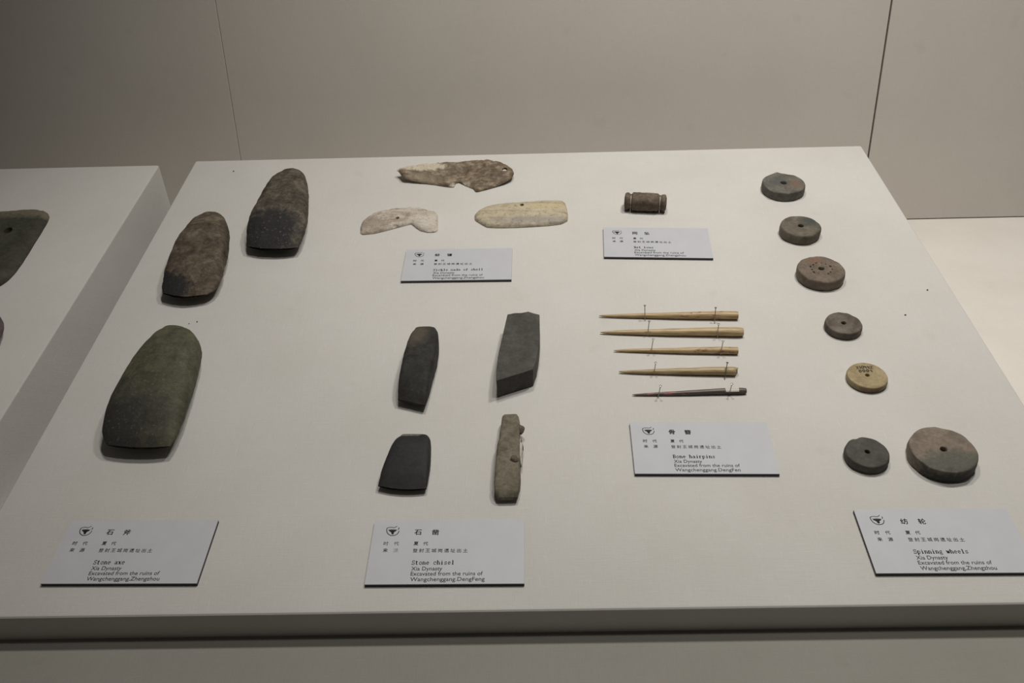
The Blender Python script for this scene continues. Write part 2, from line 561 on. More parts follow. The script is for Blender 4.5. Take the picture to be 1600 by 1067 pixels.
def slab(name, outline, h, mat, label, cat, group, bev=.0007, seed=0, top_px_h=None, skew_bottom=None):
    """flat stone with a straight cut front: outline is its top face in photograph pixels at height h"""
    P = [on_board(x, y, h) for x, y in outline]
    C = sum(P, Vector((0, 0))) / len(P)
    bm = bmesh.new()
    t = [bm.verts.new((p.x - C.x, p.y - C.y, h)) for p in P]
    sk = skew_bottom or [(0, 0)] * len(P)
    b = [bm.verts.new((p.x - C.x + s[0], p.y - C.y + s[1], 0)) for p, s in zip(P, sk)]
    bm.faces.new(t)
    bm.faces.new(b[::-1])
    for i in range(len(P)):
        j = (i + 1) % len(P)
        bm.faces.new((t[i], b[i], b[j], t[j]))
    bmesh.ops.recalc_face_normals(bm, faces=bm.faces)
    bmesh.ops.bevel(bm, geom=list(bm.edges), offset=bev, segments=2, affect='EDGES', profile=.5)
    bmesh.ops.triangulate(bm, faces=[f for f in bm.faces if len(f.verts) > 4])
    bmesh.ops.subdivide_edges(bm, edges=[e for e in bm.edges if e.calc_length() > .004], cuts=3, use_grid_fill=True)
    for v in bm.verts:
        d = noise.fractal(v.co * 160 + Vector((seed, seed, 0)), 1.0, 2.0, 4) * .00022
        if v.co.z > .001: v.co.z += d
        v.co.x += d
    me = bpy.data.meshes.new(name)
    bm.to_mesh(me)
    bm.free()
    me.polygons.foreach_set('use_smooth', [True] * len(me.polygons))
    me.set_sharp_from_angle(angle=math.radians(28))
    o = new_obj(name, me, mat)
    o.matrix_world = board_frame(C.x, C.y, .00015)
    return tag(o, label, cat, group)


m_ch2 = stone('slate_chisel_stone', [(.050, .048, .044), (.066, .063, .057), (.090, .086, .075)], 60, .7, .22, .25, 400,
              ((.13, .12, .10), .26), None, 7)
slab('stone_chisel', crop(570, 470, 3.232, [(720, 68), (752, 62), (790, 60), (825, 54), (882, 70), (884, 150), (880, 220),
                                            (866, 300), (850, 346), (760, 374), (664, 404), (664, 350), (672, 280), (690, 200), (708, 120)]),
     .0175, m_ch2, 'flat grey slate stone chisel with a slanting front end', 'stone chisel', CH, .0006, 3)

# ------------------------------------------------------------------ pierced plates: shells and the blade on the next board


def inside(poly, p):
    c = False
    n = len(poly)
    for i in range(n):
        a, b = poly[i], poly[i - 1]
        if (a.y > p.y) != (b.y > p.y) and p.x < (b.x - a.x) * (p.y - a.y) / (b.y - a.y) + a.x:
            c = not c
    return c


def seg_dist(p, a, b):
    ab = b - a
    t = max(0, min(1, (p - a).dot(ab) / max(ab.length_squared, 1e-12)))
    return (p - a - ab * t).length


def plate(name, outline, heights, holes, thick, dome, reach, mat, label, cat, group, step=.0022, rough=.0003, seed=0, jag=.0):
    """outline in photograph pixels, one height over the cloth for each corner; holes: (px, py, radius u, radius v)"""
    if isinstance(heights, (int, float)): heights = [heights] * len(outline)
    pts = []
    n = len(outline)
    for i in range(n):       # subdivide the outline, with a little ragged edge
        (x0, y0), (x1, y1) = outline[i], outline[(i + 1) % n]
        h0, h1 = heights[i], heights[(i + 1) % n]
        for k in range(4):
            t = k / 4
            h = h0 + (h1 - h0) * t
            p = on_board(x0 + (x1 - x0) * t, y0 + (y1 - y0) * t, h)
            j = noise.noise(Vector((p.x * 500, p.y * 500, seed))) * jag
            pts.append((p + Vector((j, j * .7)), h))
    # soften corners
    m = len(pts)
    pts = [(pts[i - 1][0] * .25 + pts[i][0] * .5 + pts[(i + 1) % m][0] * .25, pts[i][1]) for i in range(m)]
    C = sum((p for p, h in pts), Vector((0, 0))) / m
    poly = [p - C for p, h in pts]
    hs = [h for p, h in pts]
    zref = sum(hs) / m
    loops = [poly]
    hole_polys = []
    for hx, hy, ru, rv in holes:
        c = on_board(hx, hy, zref + dome * .6) - C
        hp = []
        for k in range(14):
            a = 2 * math.pi * k / 14
            r = 1 + .15 * noise.noise(Vector((math.cos(a) * 2, math.sin(a) * 2, seed)))
            hp.append(c + Vector((ru * r * math.cos(a), rv * r * math.sin(a))))
        hole_polys.append(hp)
    V = list(poly)
    E = [(i, (i + 1) % m) for i in range(m)]
    for hp in hole_polys:
        b = len(V)
        V += hp
        E += [(b + i, b + (i + 1) % len(hp)) for i in range(len(hp))]
    xs, ys = [p.x for p in poly], [p.y for p in poly]
    rnd = random.Random(seed)
    y = min(ys)
    while y < max(ys):
        x = min(xs)
        while x < max(xs):
            p = Vector((x + rnd.uniform(-.25, .25) * step, y + rnd.uniform(-.25, .25) * step))
            if inside(poly, p) and min(seg_dist(p, poly[i], poly[i - 1]) for i in range(m)) > step * .45 \
                    and not any(inside(hp, p) or min((p - q).length for q in hp) < step * .35 for hp in hole_polys):
                V.append(p)
            x += step
        y += step
    vo, eo, fo, ov, oe, of = delaunay_2d_cdt(V, E, [], 0, 1e-7)
    F = []
    for f in fo:
        c = sum((vo[i] for i in f), Vector((0, 0))) / len(f)
        if inside(poly, c) and not any(inside(hp, c) for hp in hole_polys): F.append(tuple(f))

    def height(p):
        w = s = 0
        for q, h in zip(poly, hs):
            k = 1 / ((p - q).length_squared + 4e-7) ** 1.2
            w += k
            s += k * h
        d = min(seg_dist(p, poly[i], poly[i - 1]) for i in range(m))
        t = min(1, d / reach)
        return s / w + dome * math.sqrt(max(0, 1 - (1 - t) ** 2)), t
    top, low = [], []
    for p in vo:
        z, t = height(p)
        nz = noise.fractal(Vector((p.x * 180, p.y * 180, seed)), 1, 2, 4) * rough
        th = thick * (.35 + .65 * min(1, t * 2.5))
        top.append(Vector((p.x, p.y, z + nz)))
        low.append(Vector((p.x, p.y, z - th)))
    used = sorted({i for f in F for i in f})
    idx = {k: i for i, k in enumerate(used)}
    nv = len(used)
    verts = [top[k] for k in used] + [low[k] for k in used]
    faces = []
    ec = {}
    for f in F:
        g = [idx[i] for i in f]
        faces.append(tuple(g))
        faces.append(tuple(i + nv for i in g[::-1]))
        for a, b in zip(g, g[1:] + g[:1]):
            ec[(a, b)] = 1
    for a, b in list(ec):
        if (b, a) not in ec: faces.append((b, a, a + nv, b + nv))
    zmin = min(v.z for v in verts)
    for v in verts: v.z += max(0, .00005 - zmin) if zmin < 0 else -(zmin - .00005)
    o = new_obj(name, mesh(name, verts, faces, True, 45), mat)
    o.matrix_world = board_frame(C.x, C.y)
    return tag(o, label, cat, group)


def shell_mat(name, cols, scale, patches, seed, streak=(40, 260, 100), rough=.6):
    m, nt, bs = nodes_of(name)
    c = coords(nt)
    cs = mapping(nt, c, streak, (seed, seed * .3, 0))
    n1 = noise_node(nt, cs, 1.0, 5, .6, .6)
    n2 = noise_node(nt, c, scale, 5, .65, .4)
    r = ramp(nt, [(.30, cols[0]), (.48, cols[1]), (.66, cols[2])])
    nt.links.new(maths(nt, 'ADD', maths(nt, 'MULTIPLY', n1.outputs[0], .55), maths(nt, 'MULTIPLY', n2.outputs[0], .45)), r.inputs[0])
    col = r.outputs[0]
    for pc, pl, pr, soft in patches:
        mp = mapping(nt, c, (1 / pr[0], 1 / pr[1], 1), (-pl[0] / pr[0], -pl[1] / pr[1], 0))
        sx = nt.nodes.new('ShaderNodeSeparateXYZ')
        nt.links.new(mp, sx.inputs[0])
        d2 = maths(nt, 'ADD', maths(nt, 'MULTIPLY', sx.outputs[0], sx.outputs[0]), maths(nt, 'MULTIPLY', sx.outputs[1], sx.outputs[1]))
        d = maths(nt, 'ADD', maths(nt, 'SQRT', d2), maths(nt, 'MULTIPLY', maths(nt, 'SUBTRACT', n2.outputs[0], .5), 1.8))
        rp = ramp(nt, [(.5 - soft / 2, (1, 1, 1)), (.5 + soft / 2, (0, 0, 0))])
        nt.links.new(maths(nt, 'MULTIPLY', d, .5), rp.inputs[0])
        col = mix(nt, maths(nt, 'MULTIPLY', rp.outputs[0], .72), col, pc)
    rd = ramp(nt, [(.34, (.62, .56, .50)), (.46, (1, 1, 1))])
    n3 = noise_node(nt, c, scale * 2.6, 5, .7)
    nt.links.new(n3.outputs[0], rd.inputs[0])
    col = mix(nt, 1.0, col, rd.outputs[0], 'MULTIPLY')
    nt.links.new(col, bs.inputs['Base Color'])
    bs.inputs['Roughness'].default_value = rough
    bs.inputs['Specular IOR Level'].default_value = .35
    bump(nt, bs, maths(nt, 'ADD', n1.outputs[0], n2.outputs[0]), .6, .0012)
    return m


SH = 'shell sickles'
m_sh1 = shell_mat('brown_shell', [(.050, .034, .020), (.135, .098, .065), (.33, .265, .19)], 160,
                  [((.66, .58, .46), (-.046, .0125, 0), (.030, .0062, 1), .15),
                   ((.62, .57, .50), (.003, -.018, 0), (.011, .008, 1), .2), ((.30, .25, .18), (-.04, -.008, 0), (.018, .009, 1), .4)], 2, (90, 190, 100))
sh1 = [(330, 135), (400, 118), (480, 105), (560, 97), (640, 92), (750, 85), (860, 76), (940, 73), (1010, 85), (1060, 105),
       (1095, 130), (1108, 155), (1095, 185), (1050, 215), (1000, 240), (930, 265), (860, 283), (838, 262), (800, 245), (772, 226),
       (745, 214), (726, 224), (714, 250), (680, 250), (620, 240), (560, 232), (500, 220), (430, 205), (380, 190), (350, 150)]
h1 = [.011, .012, .012, .012, .012, .012, .012, .012, .012, .011, .009, .008, .008, .006, .004, .003, .003, .003, .003, .004,
      .004, .003, .003, .003, .003, .003, .004, .006, .008, .010]
plate('shell_sickle', crop(540, 230, 4.2105, sh1), h1, [(788.5, 265, .0028, .0030)], .0024, .0035, .012, m_sh1,
      'large brown shell sickle with a notched edge and a cream ridge', 'shell sickle', SH, rough=.0009, seed=3, jag=.0012)
m_sh2 = shell_mat('chalky_shell', [(.17, .13, .10), (.44, .385, .33), (.60, .555, .50)], 210,
                  [((.27, .215, .17), (-.027, -.006, 0), (.014, .013, 1), .6), ((.60, .565, .51), (.026, -.004, 0), (.013, .012, 1), .7)], 5, (70, 230, 100))
plate('shell_sickle', crop(540, 230, 4.2105, [(95, 510), (110, 470), (140, 445), (190, 415), (260, 398), (340, 388), (420, 382), (490, 382),
      (540, 402), (590, 412), (607, 430), (608, 520), (590, 538), (540, 540), (490, 530), (455, 505), (430, 485), (390, 495), (330, 510),
      (260, 530), (180, 548), (110, 555), (97, 545)]), .0042, [(620.8, 338, .0019, .0026)], .0028, .0030, .008, m_sh2,
      'chalky white curved shell sickle with one hooked end', 'shell sickle', SH, rough=.0005, seed=8, jag=.0008)
m_sh3 = shell_mat('cream_shell', [(.22, .175, .12), (.43, .375, .27), (.54, .49, .37)], 120,
                  [((.27, .245, .225), (.012, -.015, 0), (.042, .0060, 1), .6), ((.54, .45, .26), (.024, .009, 0), (.024, .004, 1), .8)], 11, (14, 300, 100), .5)
plate('shell_sickle', crop(540, 230, 4.2105, [(848, 430), (870, 405), (920, 380), (1000, 362), (1080, 355), (1180, 348), (1300, 340), (1400, 338),
      (1442, 346), (1458, 390), (1465, 440), (1460, 465), (1420, 485), (1340, 495), (1240, 502), (1120, 508), (1020, 510), (930, 508),
      (890, 485), (850, 460)]), .0042, [(815.5, 318, .0021, .0026)], .0034, .0040, .011, m_sh3,
      'cream oblong shell sickle with a small hole near its back edge', 'shell sickle', SH, rough=.0003, seed=12, jag=.0004)

m_blade = stone('grey_blade_stone', [(.038, .039, .030), (.055, .055, .044), (.075, .075, .060)], 60, .7, .2, .3, 400,
                None, [((.16, .14, .105), (.02, .052, .005), (.08, .015, .03), .3)], 12)
plate('pierced_stone_axe', [(-60, 338), (-30, 333), (0, 331), (15, 329.5), (30, 328.5), (48, 327), (62, 328), (73, 330), (76, 334), (72, 344), (64, 357),
                      (54, 373), (43, 391), (32, 408), (21, 423), (10, 434), (0, 441), (-20, 450), (-50, 455), (-75, 440), (-85, 410), (-75, 370)],
      .004, [(12.5, 360, .0042, .0052)], .0055, .0055, .010, m_blade, 'flat dark grey-green stone axe with a drilled hole', 'stone axe', None,
      step=.0035, rough=.0005, seed=20, jag=.0004)
m_purple = stone('purple_stone', [(.055, .042, .045), (.085, .066, .068), (.12, .095, .095)], 60, .6, .3, .3, 400, None, None, 14)
loft_stone('stone_tool', [(-30, 478), (-55, 484), (-78, 505), (-85, 530), (-78, 552)], [(-30, 478), (-12, 483), (3, 498), (7.5, 512), (0, 530)], .008,
           [(0, .009), (.1, .015), (.5, .017), (.9, .014), (1, .009)], [(0, .007), (.1, .002), (.5, 0), (.9, .002), (1, .007)],
           2.4, m_purple, 'rounded purplish stone tool lying below the flat pierced axe', 'stone tool', None, seed=9)

# ------------------------------------------------------------------ spindle whorls


def whorl(px, py, rpx, th, hole_px, mat, label, seed, wob=.02, rough=.0003, chip=.0006, top_dome=.0, chamfer=.0012, squash=1.0, tilt=0, lump_at=None, hole_off=(0, 0)):
    c = on_board(px, py, th)
    R = (on_board(px + rpx, py, th) - on_board(px - rpx, py, th)).length / 2
    rh = R * hole_px / rpx
    prof = []   # (radius, z) closed loop, outer skin then the bore
    ch = chamfer
    for k in range(6):
        prof.append((rh + .0004 + (R - ch - rh - .0004) * k / 5, th))
    for k in range(1, 5):
        a = math.pi / 2 * k / 4
        prof.append((R - ch + ch * math.sin(a), th - ch + ch * math.cos(a)))
    for k in range(1, 4):
        prof.append((R + .0003 * math.sin(math.pi * k / 4), th - ch - (th - 2 * ch) * k / 4))
    for k in range(0, 4):
        a = math.pi / 2 * k / 3
        prof.append((R - ch + ch * math.cos(a), ch - ch * math.sin(a)))
    prof += [(R * .6, 0.0), (rh + .0004, 0.0), (rh, .0006), (rh, th * .5), (rh, th - .0006)]
    N = 72
    verts, faces = [], []
    for j in range(N):
        a = 2 * math.pi * j / N
        w = 1 + wob * noise.noise(Vector((math.cos(a) * 1.3, math.sin(a) * 1.3, seed * 7.7)))
        for r, z in prof:
            hx, hy = (hole_off if r < rh + .001 else (0, 0))
            v = Vector((r * (w if r > rh + .001 else 1) * math.cos(a) + hx, r * (w if r > rh + .001 else 1) * math.sin(a) * squash + hy, z))
            if z > th * .3:
                v.z += noise.fractal(v * 140 + Vector((seed, 0, 0)), 1, 2, 4) * rough + top_dome * (1 - (r / R) ** 2)
                if lump_at:
                    la, lr, lz = lump_at
                    d = (v.xy - Vector((math.cos(la), math.sin(la))) * R * .92).length
                    v.z += lz * math.exp(-(d / lr) ** 2)
            d2 = noise.noise(v * 160 + Vector((0, seed, 0))) * rough
            v.x += d2 * math.cos(a)
            v.y += d2 * math.sin(a)
            cn = noise.noise(Vector((math.cos(a) * 2.4, math.sin(a) * 2.4, seed * 3.3 + 1)))
            if r > R * .9 and z > th * .55 and cn > .25:
                v.z -= (cn - .25) * chip * 2
                v.x *= 1 - (cn - .25) * chip / R * 1.2
                v.y *= 1 - (cn - .25) * chip / R * 1.2
            if z <= .0001: v.z = 0.00005
            verts.append(v)
    P = len(prof)
    for j in range(N):
        for k in range(P):
            faces.append((j * P + k, ((j + 1) % N) * P + k, ((j + 1) % N) * P + (k + 1) % P, j * P + (k + 1) % P))
    o = new_obj('spindle_whorl', mesh('spindle_whorl', verts, faces, True, 50), mat)
    o.matrix_world = board_frame(c.x, c.y)
    tag(o, label, 'spindle whorl', 'spindle whorls in the slanting row')
    return o, R


def pottery(name, cols, seed, patches=None, rough=.7):
    return stone(name, cols, 70, rough, .3, .35, 450, None, patches, seed)


whorl(1224.5, 285.7, 33.2, .0098, 5.0,
      pottery('whorl_clay_grey_green', [(.075, .068, .055), (.12, .115, .098), (.17, .155, .13)], 21,
              [((.15, .105, .075), (.011, -.003, .01), (.006, .008, .01), .5), ((.085, .088, .082), (-.005, .003, .01), (.011, .008, .01), .5)]),
      'grey-green clay spindle whorl with a bump on its rim, nearest the back edge', 1, .03, .0005, lump_at=(1.7, .003, .0014))
whorl(1251.2, 352.3, 31.5, .0102, 4.4,
      pottery('whorl_clay_olive', [(.085, .074, .055), (.125, .108, .082), (.165, .145, .115)], 22,
              [((.055, .062, .058), (.012, .008, .01), (.009, .012, .01), .6)]),
      'olive brown clay spindle whorl with a dark green blotch on one side', 2, .03, .0004, chamfer=.0018)
w3, R3 = whorl(1283.5, 419.5, 37.0, .0102, 4.6,
               pottery('whorl_clay_brown', [(.10, .078, .058), (.145, .115, .088), (.19, .155, .12)], 23,
                       [((.17, .10, .07), (-.003, .013, .01), (.007, .004, .01), .5)]),
               'brown clay spindle whorl with a pricked ring of dots around its hole', 3, .035, .0005, chamfer=.0016)
for k in range(19):
    a = math.radians(20 + k * 18.4 + 6 * math.sin(k * 2.1))
    if k in (1, 17): continue
    r = R3 * (.44 + .03 * math.sin(k * 1.9))
    bm = bmesh.new()
    bmesh.ops.create_uvsphere(bm, u_segments=8, v_segments=5, radius=.0008 if k != 0 else .0015)
    me = bpy.data.meshes.new('pricked_dot')
    bm.to_mesh(me)
    bm.free()
    d = new_obj('pricked_dot', me, M_HOLE, w3)
    d.location = (r * math.cos(a), r * math.sin(a), .0102)
    d.scale = (1, 1, .35)
whorl(1318.5, 504.3, 28.3, .0068, 3.6,
      pottery('whorl_clay_reddish', [(.065, .052, .042), (.10, .082, .066), (.145, .12, .098)], 24,
              [((.17, .15, .125), (-.006, -.009, .01), (.007, .004, .01), .6)]),
      'small thin reddish brown spindle whorl between the dotted and the yellow whorl', 4, .02, .0004, chamfer=.0010)
w5, R5 = whorl(1355.5, 586.0, 31.2, .0056, 3.0,
               stone('whorl_clay_yellow', [(.26, .205, .115), (.33, .265, .155), (.38, .31, .19)], 60, .7, .3, .2, 450, None, ((.13, .085, .05), (-.002, -.021, .001), (.022, .010, .0045), .4), 25),
               'small yellow clay spindle whorl with ink writing', 5, .015, .0002, chamfer=.0009)
whorl(1355.5, 705.8, 34.0, .0072, 3.8,
      pottery('whorl_clay_black', [(.045, .043, .037), (.062, .059, .051), (.085, .08, .068)], 26),
      'charcoal black clay spindle whorl beside the largest whorl', 6, .02, .0003, chamfer=.0013)
whorl(1474.5, 701.5, 51.5, .0105, 5.2,
      pottery('whorl_clay_two_tone', [(.13, .105, .082), (.185, .150, .118), (.24, .20, .16)], 27,
              [((.095, .094, .076), (.003, -.013, .01), (.024, .011, .012), .3), ((.032, .032, .029), (-.002, -.024, .002), (.030, .014, .0075), .3)]),
      'largest spindle whorl, half buff and half dark grey clay', 7, .02, .0005, chamfer=.0012)

# ------------------------------------------------------------------ net sinker


def sinker():
    h = .0085
    a, b = on_board(975.5, 314, h), on_board(1041.5, 317, h)
    C = (a + b) / 2
    L = (b - a).length
    rz = math.atan2((b - a).y, (b - a).x)
    prof = [(0, .45), (.012, .80), (.045, .93), (.10, .90), (.135, .80), (.16, .77), (.185, .85), (.20, 1.0), (.3, 1.0), (.5, 1.0), (.7, .99), (.79, .97),
            (.815, .85), (.84, .77), (.865, .80), (.90, .90), (.955, .92), (.988, .78), (1, .45)]
    N = 48
    verts, faces = [], []
    M = 60
    for i in range(M + 1):
        s = i / M
        r = lin(prof, s) * .0092
        for k in range(N):
            t = 2 * math.pi * k / N
            c_, s_ = math.cos(t), math.sin(t)
            y = math.copysign(abs(c_) ** .8, c_) * r * 1.0
            z = math.copysign(abs(s_) ** .8, s_) * r * .92
            v = Vector(((s - .5) * L, y, z + h))
            d = noise.fractal(v * 200, 1, 2, 4) * .0004
            v += Vector((d * .5, c_ * d, s_ * d))
            v.z = max(v.z, .00005)
            verts.append(v)
    for i in range(M):
        for k in range(N):
            p, q = i * N + k, i * N + (k + 1) % N
            faces.append((p, q, q + N, p + N))
    faces.append(tuple(range(N))[::-1])
    faces.append(tuple(M * N + k for k in range(N)))
    o = new_obj('net_sinker', mesh('net_sinker', verts, faces, True, 45),
                stone('sinker_clay', [(.080, .060, .044), (.125, .096, .072), (.175, .14, .108)], 110, .75, .25, .5, 500, ((.20, .16, .125), .3), None, 31))
    o.matrix_world = board_frame(C.x, C.y, 0, rz)
    tag(o, 'small brown clay net sinker with a groove near each end', 'net sinker')
    return C, L, rz


def tube(name, pts, radii, mat, parent=None, n=10, squash=1.0):
    """round rod through points (board or local coordinates)"""
    verts, faces = [], []
    m = len(pts)
    for i, p in enumerate(pts):
        d = (pts[min(i + 1, m - 1)] - pts[max(i - 1, 0)]).normalized()
        a = d.cross(Vector((0, 0, 1)))
        if a.length < .05: a = d.cross(Vector((0, 1, 0)))
        a.normalize()
        b = a.cross(d).normalized()
        r = radii[i] if isinstance(radii, (list, tuple)) else radii
        for k in range(n):
            t = 2 * math.pi * k / n
            verts.append(p + a * (r * math.cos(t)) + b * (r * squash * math.sin(t)))
    for i in range(m - 1):
        for k in range(n):
            p, q = i * n + k, i * n + (k + 1) % n
            faces.append((p, q, q + n, p + n))
    faces.append(tuple(range(n))[::-1])
    faces.append(tuple((m - 1) * n + k for k in range(n)))
    return new_obj(name, mesh(name, verts, faces, True, 50), mat, parent)


SC_C, SC_L, SC_RZ = sinker()
m_nylon = plain('pale_nylon', (.55, .50, .42), .35)
for k, s in enumerate((.155, .838)):
    arc = []
    for j in range(13):
        t = math.radians(100 + j * 9)            # crown of the groove towards the viewer
        arc.append(Vector(((s - .5) * SC_L, .0078 * math.cos(t), .0085 + .0074 * math.sin(t))))
    arc.append(Vector(((s - .5) * SC_L, -.0085, .0002)))
    o = tube('nylon_tie', arc, .00028, m_nylon, n=6)
    o.matrix_world = board_frame(SC_C.x, SC_C.y, 0, SC_RZ)
    tag(o, ['thin clear nylon tie around the net sinker groove, end away from the whorls',
            'thin clear nylon tie around the net sinker groove, end toward the whorls'][k], 'nylon tie', 'nylon ties on the net sinker')

# ------------------------------------------------------------------ bone hairpins and the pins that hold them


def bone_mat(name, cols, seed, red=None, dark=None):
    m, nt, bs = nodes_of(name)
    c = coords(nt)
    n1 = noise_node(nt, mapping(nt, c, (60, 900, 900), (seed, seed, 0)), 1, 4, .6, .3)
    n2 = noise_node(nt, mapping(nt, c, (110, 420, 420), (seed * 2, 0, 0)), 1, 5, .65, .5)
    r = ramp(nt, [(.3, cols[0]), (.5, cols[1]), (.7, cols[2])])
    nt.links.new(n1.outputs[0], r.inputs[0])
    col = r.outputs[0]
    if red:
        cr, x0, x1, lim = red
        sx = nt.nodes.new('ShaderNodeSeparateXYZ')
        nt.links.new(c, sx.inputs[0])
        band = maths(nt, 'MULTIPLY', maths(nt, 'GREATER_THAN', sx.outputs[0], x0), maths(nt, 'LESS_THAN', sx.outputs[0], x1))
        rp = ramp(nt, [(lim, (0, 0, 0)), (min(1, lim + .06), (1, 1, 1))])
        nt.links.new(n2.outputs[0], rp.inputs[0])
        col = mix(nt, maths(nt, 'MULTIPLY', band, rp.outputs[0]), col, cr)
    nt.links.new(col, bs.inputs['Base Color'])
    bs.inputs['Roughness'].default_value = .45
    bump(nt, bs, n1.outputs[0], .2, .0004)
    return m


BONE = [(.24, .15, .06), (.40, .285, .14), (.52, .40, .235)]
RED = (.20, .075, .045)
pins = [  # point, head, head half thickness in pixels, material, label, end kind
    ((936, 492.5), (1153, 492.5), 6.6, bone_mat('bone_a', BONE, 1, (RED, .008, .062, .545)), 'bone hairpin with red flecks, nearest the net sinker card', 'square'),
    ((938, 518.5), (1161.5, 518.0), 7.6, bone_mat('bone_b', [(.28, .18, .075), (.43, .32, .17), (.53, .42, .26)], 2), 'longest and thickest bone hairpin, plain honey coloured', 'round'),
    ((959, 547), (1153, 547.5), 6.0, bone_mat('bone_c', BONE, 3, (RED, .014, .047, .535)), 'bone hairpin with a red stain near its thick end, middle of the five', 'square'),
    ((967, 580), (1153.5, 579.5), 7.0, bone_mat('bone_d', [(.22, .15, .065), (.36, .27, .14), (.46, .37, .22)], 4), 'tapering bone hairpin with a chipped end, next to the dark hairpin', 'notch'),
    ((988, 616.5), (1166, 610), 5.2, bone_mat('bone_dark', [(.045, .035, .030), (.085, .062, .055), (.15, .125, .11)], 5, ((.26, .09, .085), -.06, .0, .52)),
     'dark purplish bone hairpin with a white number sticker', 'round'),
]
PIN_POS = []
for (p0, p1, hw, mat, lab, kind) in pins:
    sc = (on_board(p1[0], p1[1] + hw) - on_board(p1[0], p1[1] - hw)).length
    u = (on_board(p1[0] + hw, p1[1]) - on_board(p1[0] - hw, p1[1])).length / 2     # half thickness in metres
    a, b = on_board(p0[0], p0[1], u * .6), on_board(p1[0], p1[1], u)
    C = (a + b) / 2
    L = (b - a).length
    rz = math.atan2((b - a).y, (b - a).x)
    pts, rad = [], []
    ns = 40
    for i in range(ns + 1):
        s = i / ns
        r = u * lin([(0, .10), (.015, .22), (.12, .42), (.35, .66), (.6, .85), (.85, 1.0), (.97, 1.0), (1, .97 if kind == 'square' else .8)], s)
        r *= 1 + .04 * noise.noise(Vector((s * 9, hw, 0)))
        pts.append(Vector(((s - .5) * L, .0003 * noise.noise(Vector((s * 3, hw, 5))), max(r * .92, u * (.45 * (1 - s) + .92 * s)))))
        rad.append(r)
    o = tube('bone_hairpin', pts, rad, mat, n=16, squash=.92)
    if kind == 'notch':
        me = o.data
        for v in me.vertices:
            if v.co.x > L * .485 and v.co.y < 0: v.co.x -= .002
    zmin = min(v.co.z for v in o.data.vertices)
    for v in o.data.vertices: v.co.z -= zmin - .00005
    o.matrix_world = board_frame(C.x, C.y, 0, rz)
    tag(o, lab, 'bone hairpin', 'bone hairpins above their card')
    PIN_POS.append((o, C, L, rz, u))


def pin(base_px, head_px, label, lean_h=.0145):
    b = on_board(*base_px, 0)
    h = on_board(*head_px, lean_h)
    B, H = Vector((b.x, b.y, .0002)), Vector((h.x, h.y, lean_h))
    root = empty('steel_pin', board_frame(b.x, b.y))
    d = (H - B)
    tube('shaft', [Vector((0, 0, .0001)), d * .5, d], .00033, M_STEEL, root, 8)
    n = d.normalized()
    tube('pin_head', [d - n * .0002, d + n * .0002, d + n * .0006, d + n * .0008], [.0006, .0010, .0010, .0006], M_STEEL, root, 10)
    tag(root, label, 'pin', 'steel pins holding the hairpins')


PN = crop(920, 460, 3.678, [(323, 151), (322, 65), (723, 168), (729, 77), (337, 241), (347, 155), (738, 252), (746, 171), (357, 337), (370, 258),
                            (757, 350), (771, 270), (374, 462), (384, 393), (780, 490), (796, 393), (398, 590), (412, 527), (806, 578), (822, 516)])
names = ['red-flecked hairpin nearest the net sinker card', 'longest plain honey coloured hairpin', 'middle hairpin of the five', 'hairpin with the chipped end', 'dark hairpin with the sticker']
for k in range(5):
    for j in range(2):
        q = PN[k * 4 + j * 2: k * 4 + j * 2 + 2]
        pin(q[0], q[1], 'thin steel pin by the %s of the %s' % (('point', 'thick end')[j], names[k]), .0135 if k < 3 else .0115)

# white sticker on the dark hairpin
o5, C5, L5, rz5, u5 = PIN_POS[4]
sv, sf = [], []
x0, x1 = L5 * (.5 - (905 - 784) / (905 - 248)), L5 * (.5 - (905 - 860) / (905 - 248))
for i in range(2):
    for k in range(9):
        t = math.radians(62 + k * 11)
        r = u5 * 1.03
        sv.append(Vector(((x0, x1)[i], r * math.cos(t), u5 * .92 + r * .95 * math.sin(t))))
for k in range(8): sf.append((k, k + 1, k + 10, k + 9))
stk = new_obj('number_sticker', mesh('number_sticker', sv, sf, True), plain('paper_sticker', (.62, .60, .56), .8), o5)
V, F = [], []
for k in range(6):
    xk = x0 + (x1 - x0) * (k + .7) / 6.6
    ribbon_pts = [(xk - .0004, 75), (xk + .0004, 82), (xk - .0003, 92), (xk + .0004, 100)]
    for (xa, ta), (xb, tb) in zip(ribbon_pts, ribbon_pts[1:]):
        b = len(V)
        for xx, tt in ((xa, ta), (xa + .0003, ta), (xb + .0003, tb), (xb, tb)):
            t = math.radians(tt)
            V.append((xx, u5 * 1.05 * math.cos(t), u5 * .92 + u5 * 1.05 * .95 * math.sin(t)))
        F.append((b, b + 1, b + 2, b + 3))
ink = bpy.data.meshes.new('ink_mark')
ink.from_pydata(V, [], F)
new_obj('ink_mark', ink, M_INK_GREY, stk)
stk['label'] = 'white paper sticker with faded ink numbers'

